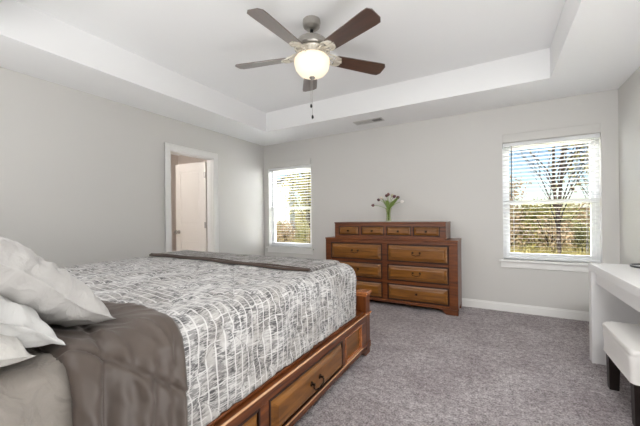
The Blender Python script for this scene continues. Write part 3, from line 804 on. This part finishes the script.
for k in range(5):
    a = 4.665+k*2*pi/5
    pit = math.radians(-13)
    R0 = Matrix.Translation((FX, FY, 2.44)) @ Matrix.Rotation(a, 4, 'Z')
    Rb = R0 @ Matrix.Rotation(pit, 4, 'X')
    b = MB(); P = [(.195, -.05), (.215, -.058), (.60, -.073), (.642, -.071), (.664, -.042), (.664, .042), (.642, .071), (.60, .073), (.215, .058), (.195, .05)]
    b.prism(P, -.0035, .0035, 'Z', .001)
    o = b.build('blade', M_blade); o.parent = fan; o.matrix_parent_inverse = Matrix.Translation((-FX, -FY, -HT)); o.matrix_basis = Rb
    # cast bracket: scrolled arms
    b = MB()
    for s_ in (-1, 1):
        b.tube([(.10, s_*.012, .035), (.135, s_*.03, .022), (.165, s_*.045, .006), (.20, s_*.05, -.006), (.235, s_*.04, -.008), (.25, s_*.018, -.008), (.235, 0, -.008)], .007, 7)
        b.tube([(.12, s_*.02, .0), (.14, s_*.04, -.018), (.165, s_*.045, -.012), (.175, s_*.028, -.002), (.16, s_*.018, .0)], .006, 7)
    b.tube([(.09, 0, .035), (.15, 0, .012), (.2, 0, -.008), (.26, 0, -.008)], .008, 7)
    b.box(.195, .245, -.045, .045, -.0085, -.004, .002)
    o = b.build('blade_bracket', M_ivory, smooth=50); o.parent = fan; o.matrix_parent_inverse = Matrix.Translation((-FX, -FY, -HT)); o.matrix_basis = Rb
for dx, zb in ((.0, 2.02), (.012, 1.93)):
    c = MB().tube([(FX+dx, FY-.02, 2.255), (FX+dx, FY-.02, zb+.03)], .0016, 5).build('pull_chain', M_nickel, fan)
    MB().lathe([(0, zb+.032), (.005, zb+.03), (.0085, zb+.018), (.0085, zb+.008), (.004, zb), (0, zb)], (FX+dx, FY-.02, 0), 10).build('chain_fob', M_black, c, smooth=50)

# ------------------------------------------------------------------ outdoors
M_ground = mat('dry_grass_ground', (150, 140, 96), .95, spec=.1); t = NT(M_ground); v = t.coord()
t.color(t.mix(t.ramp(t.noise(v, .7, 5, .7), [(.35, BLK), (.65, WHT)]), t.ramp(t.noise(v, 9, 5, .7), [(.3, (120, 96, 66)), (.7, (196, 178, 130))]), t.ramp(t.noise(v, 12, 5, .7), [(.3, (86, 96, 46)), (.7, (168, 172, 110))])))
t.bump(t.noise(v, 20, 5), .8, .05)
bm = bmesh.new(); n = 50; rows = []
for j in range(n+1):
    r_ = []
    for i in range(n+1):
        x = -50+100*i/n; y = 4.5+75*(j/n)**1.4
        z = -.45+max(0, y-18)*.05+.1*nz3(x, y, 0, .3)*min(1, (y-4.5)/5)
        r_.append(bm.verts.new((x, y, z)))
    rows.append(r_)
for j in range(n):
    for i in range(n): bm.faces.new((rows[j][i], rows[j][i+1], rows[j+1][i+1], rows[j+1][i])).smooth = True
b = MB(); b.bm.free(); b.bm = bm; g = b.build('ground', M_ground); g['kind'] = 'structure'; g['label'] = 'dry grassy ground outside the windows'; g['category'] = 'ground'

def leafmat(name, a, b_, c_):
    M = mat(name, a, .7, spec=.2); t = NT(M); v = t.coord()
    t.color(t.ramp(t.noise(v, 7, 4, .7), [(.3, a), (.5, b_), (.7, c_)])); return M
M_brush = leafmat('brush_leaf', (112, 116, 72), (166, 162, 110), (206, 196, 156)); M_brush2 = leafmat('brush_leaf_brown', (134, 108, 86), (180, 156, 122), (212, 192, 160))
M_pine = leafmat('autumn_leaf', (120, 120, 64), (168, 162, 96), (204, 190, 130)); M_bark = leafmat('bark', (56, 48, 44), (66, 56, 50), (88, 78, 70))
M_drygrass = leafmat('tall_grass', (132, 128, 72), (176, 164, 106), (206, 188, 140))

def quads(bm, rnd, P, s):
    d = Vector((rnd.gauss(0, 1), rnd.gauss(0, 1), rnd.gauss(0, 1))).normalized(); e = d.orthogonal().normalized(); f = d.cross(e)
    a = rnd.uniform(0, pi); u = e*math.cos(a)+f*math.sin(a); v = d.cross(u)
    bm.faces.new([bm.verts.new(P+u*s), bm.verts.new(P+v*s*.55), bm.verts.new(P-u*s), bm.verts.new(P-v*s*.55)])
def bush(seed, m, nl=1500):
    rnd = random.Random(seed); root = empty('shrub', (0, 0, 0))
    b = MB()
    for k in range(22):
        a = rnd.uniform(0, 2*pi); r = rnd.uniform(.2, .9); h = rnd.uniform(.8, 1.9)
        b.tube([(0, 0, 0), (r*.35*math.cos(a), r*.35*math.sin(a), h*.5), (r*math.cos(a), r*math.sin(a), h)], .018, 4, .004)
    b.build('branches', M_bark, root)
    bm = bmesh.new()
    for k in range(nl):
        while True:
            p = Vector((rnd.uniform(-1, 1), rnd.uniform(-1, 1), rnd.uniform(-1, 1)))
            if p.length < 1: break
        p = p*(.75+.35*nz3(p.x+seed, p.y, p.z, 2)); P = Vector((p.x*1.1, p.y*.9, 1+p.z))
        quads(bm, rnd, P, rnd.uniform(.035, .075))
    b = MB(); b.bm.free(); b.bm = bm; b.build('foliage', m, root)
    return root
def copy_tree(o, parent=None):
    c = o.copy(); COL.objects.link(c)
    if parent: c.parent = parent
    for ch in [x for x in o.children]: copy_tree(ch, c)
    return c
protos = [bush(1, M_brush), bush(2, M_brush2), bush(3, M_pine)]
rnd = random.Random(11)
spots = []
for k in range(9): spots.append((-.6+k*.85+rnd.uniform(-.2, .2), 13.5+rnd.uniform(-1, 1.5)))
for k in range(8): spots.append((-1+k*1.25+rnd.uniform(-.3, .3), 19+rnd.uniform(-1.5, 2)))
for k in range(7): spots.append((-12.3+k*.75+rnd.uniform(-.2, .2), 13.2+rnd.uniform(-.5, 1.5)))
used = set()
for i, (x, y) in enumerate(spots):
    kx = i % 2 if rnd.random() < .8 else 2
    o = protos[kx] if kx not in used else copy_tree(protos[kx]); used.add(kx)
    o.location = (x, y, -.5+max(0, y-18)*.05); s = rnd.uniform(.85, 1.15)*(1.4 if y > 17 else .85 if x > -5 else .8); o.scale = (s, s, s); o.rotation_euler.z = rnd.uniform(0, 6)
    where = 'beyond the window beside the desk' if x > -5 else 'beyond the window by the room corner'
    tag(o, ['green and tan wild shrub growing ', 'brown dry wild shrub growing ', 'yellow-green leafy wild shrub growing '][kx]+where, 'shrub', ['green tan', 'brown dry', 'yellow-green'][kx]+' shrubs '+where)
for k in range(3):
    if k not in used: bpy.data.objects.remove(protos[k].children[0]); 

def tree(name, seed, loc, h, r0, label, leaves=0, lm=None, fork=2, spread=.55):
    rnd = random.Random(seed); root = empty(name, loc, label, 'tree'); b = MB(); tips = []
    def grow(P, d, ln, r, dep):
        pts = [P]; q = d.copy(); n_ = 9 if dep == 0 else 4; wb = .035 if dep == 0 else .1
        for k in range(n_):
            q = (q+Vector((rnd.gauss(0, wb), rnd.gauss(0, wb), rnd.gauss(0, .05)+.03))).normalized(); pts.append(pts[-1]+q*ln/n_)
        b.tube(pts, r, 7 if dep == 0 else 4, r*(.35 if dep == 0 else .55), cap=False)
        if dep >= 4 or ln < .12: tips.append(pts[-1]); tips.append(pts[-2]); return
        for k in range(10 if dep == 0 else 3 if dep < 3 else 2+(rnd.random() < .4)):
            at = (pts[2+k % 7] if dep == 0 else pts[rnd.choice((2, 3, 4))]) if k else pts[-1]
            az = rnd.uniform(0, 2*pi); sp = spread*(.5 if k == 0 else 1)*rnd.uniform(.7, 1.3)
            nd = (q+Vector((math.cos(az), math.sin(az), rnd.uniform(-.1, .5)))*sp).normalized()
            grow(at, nd, ln*(rnd.uniform(.2, .34) if dep == 0 else rnd.uniform(.58, .8)), r*(.55 if k == 0 else .4), dep+1)
    base = Vector(loc)
    for f in range(fork):
        grow(base+Vector((0, 0, 0)), Vector(((f-.5*(fork-1))*.07+rnd.uniform(-.02, .02), 0, 1)).normalized(), h*.8, r0, 0)
    b.build('trunk', M_bark, root, smooth=60)
    if leaves:
        bm = bmesh.new()
        for k in range(leaves):
            p = rnd.choice(tips)+Vector((rnd.gauss(0, .2), rnd.gauss(0, .2), rnd.gauss(0, .2))); quads(bm, rnd, p, rnd.uniform(.04, .09))
        bb = MB(); bb.bm.free(); bb.bm = bm; bb.build('foliage', lm, root)
    return root
tree('bare_tree', 4, (1.68, 11.6, -.5), 6.6, .06, 'bare twin-trunk tree standing in the middle of the view beside the desk')
tree('leafy_tree', 8, (3.1, 12.6, -.5), 6, .07, 'thin tree with tan leaves, right side of the window beside the desk', 2600, M_brush, 2)
tree('leafy_tree', 15, (.1, 17, -.5), 2.6, .05, 'low tree with tan leaves, left side of the window beside the desk', 1500, M_brush2, 2)
tree('leafy_tree', 21, (-8.15, 13.5, -.5), 4.6, .06, 'green leafy tree beside the pale house outside the corner window', 3200, M_pine, 2)
tree('leafy_tree', 33, (-10.6, 17.0, -.5), 7.0, .09, 'tall tree with green tan leaves behind the pale house outside', 4600, M_brush, 2)

# tall dry grass
rnd = random.Random(2); bm = bmesh.new()
for k in range(16000):
    if k % 2: x = rnd.uniform(-1, 5); y = rnd.uniform(8, 18)
    else: x = rnd.uniform(-15, -5); y = rnd.uniform(8, 18)
    z = -.5; h = rnd.uniform(.25, .8); a = rnd.uniform(0, pi); wd = .012; dx, dy = math.cos(a)*wd, math.sin(a)*wd
    bm.faces.new([bm.verts.new((x-dx, y-dy, z)), bm.verts.new((x+dx, y+dy, z)), bm.verts.new((x+rnd.gauss(0, .1), y+rnd.gauss(0, .1), z+h))])
b = MB(); b.bm.free(); b.bm = bm; g = b.build('dry_grass', M_drygrass); tag(g, 'tall tan grass growing over the ground outside the windows', 'grass', kind='stuff')

# neighbour's house
M_siding = mat('white_siding', (240, 240, 238), .6); t = NT(M_siding); v = t.coord()
wv = t.n('TexWave', wave_type='BANDS', bands_direction='Z', wave_profile='SAW', i_Scale=.8); t.l(v, wv.inputs['Vector']); t.bump(wv.outputs[0], .2, .01)
M_shing = mat('dark_shingle', (84, 80, 80), .9)
ho = empty('neighbour_house', (-11.0, 15.5, -.5), 'pale sided house with sloping roof seen outside the corner window', 'house')
def hpart(b, n, m_): o = b.build(n, m_); o.parent = ho
hpart(MB().prism([(-6, 0), (0, 0), (0, 4.1), (-6, 1.4)], 0, 4.5, 'Y'), 'house_wall', M_siding)
hpart(MB().prism([(-6.4, 1.24), (.12, 4.18), (.12, 4.32), (-6.4, 1.4)], -.25, 4.8, 'Y'), 'house_roof', M_shing)
ho.rotation_euler.z = math.radians(30)
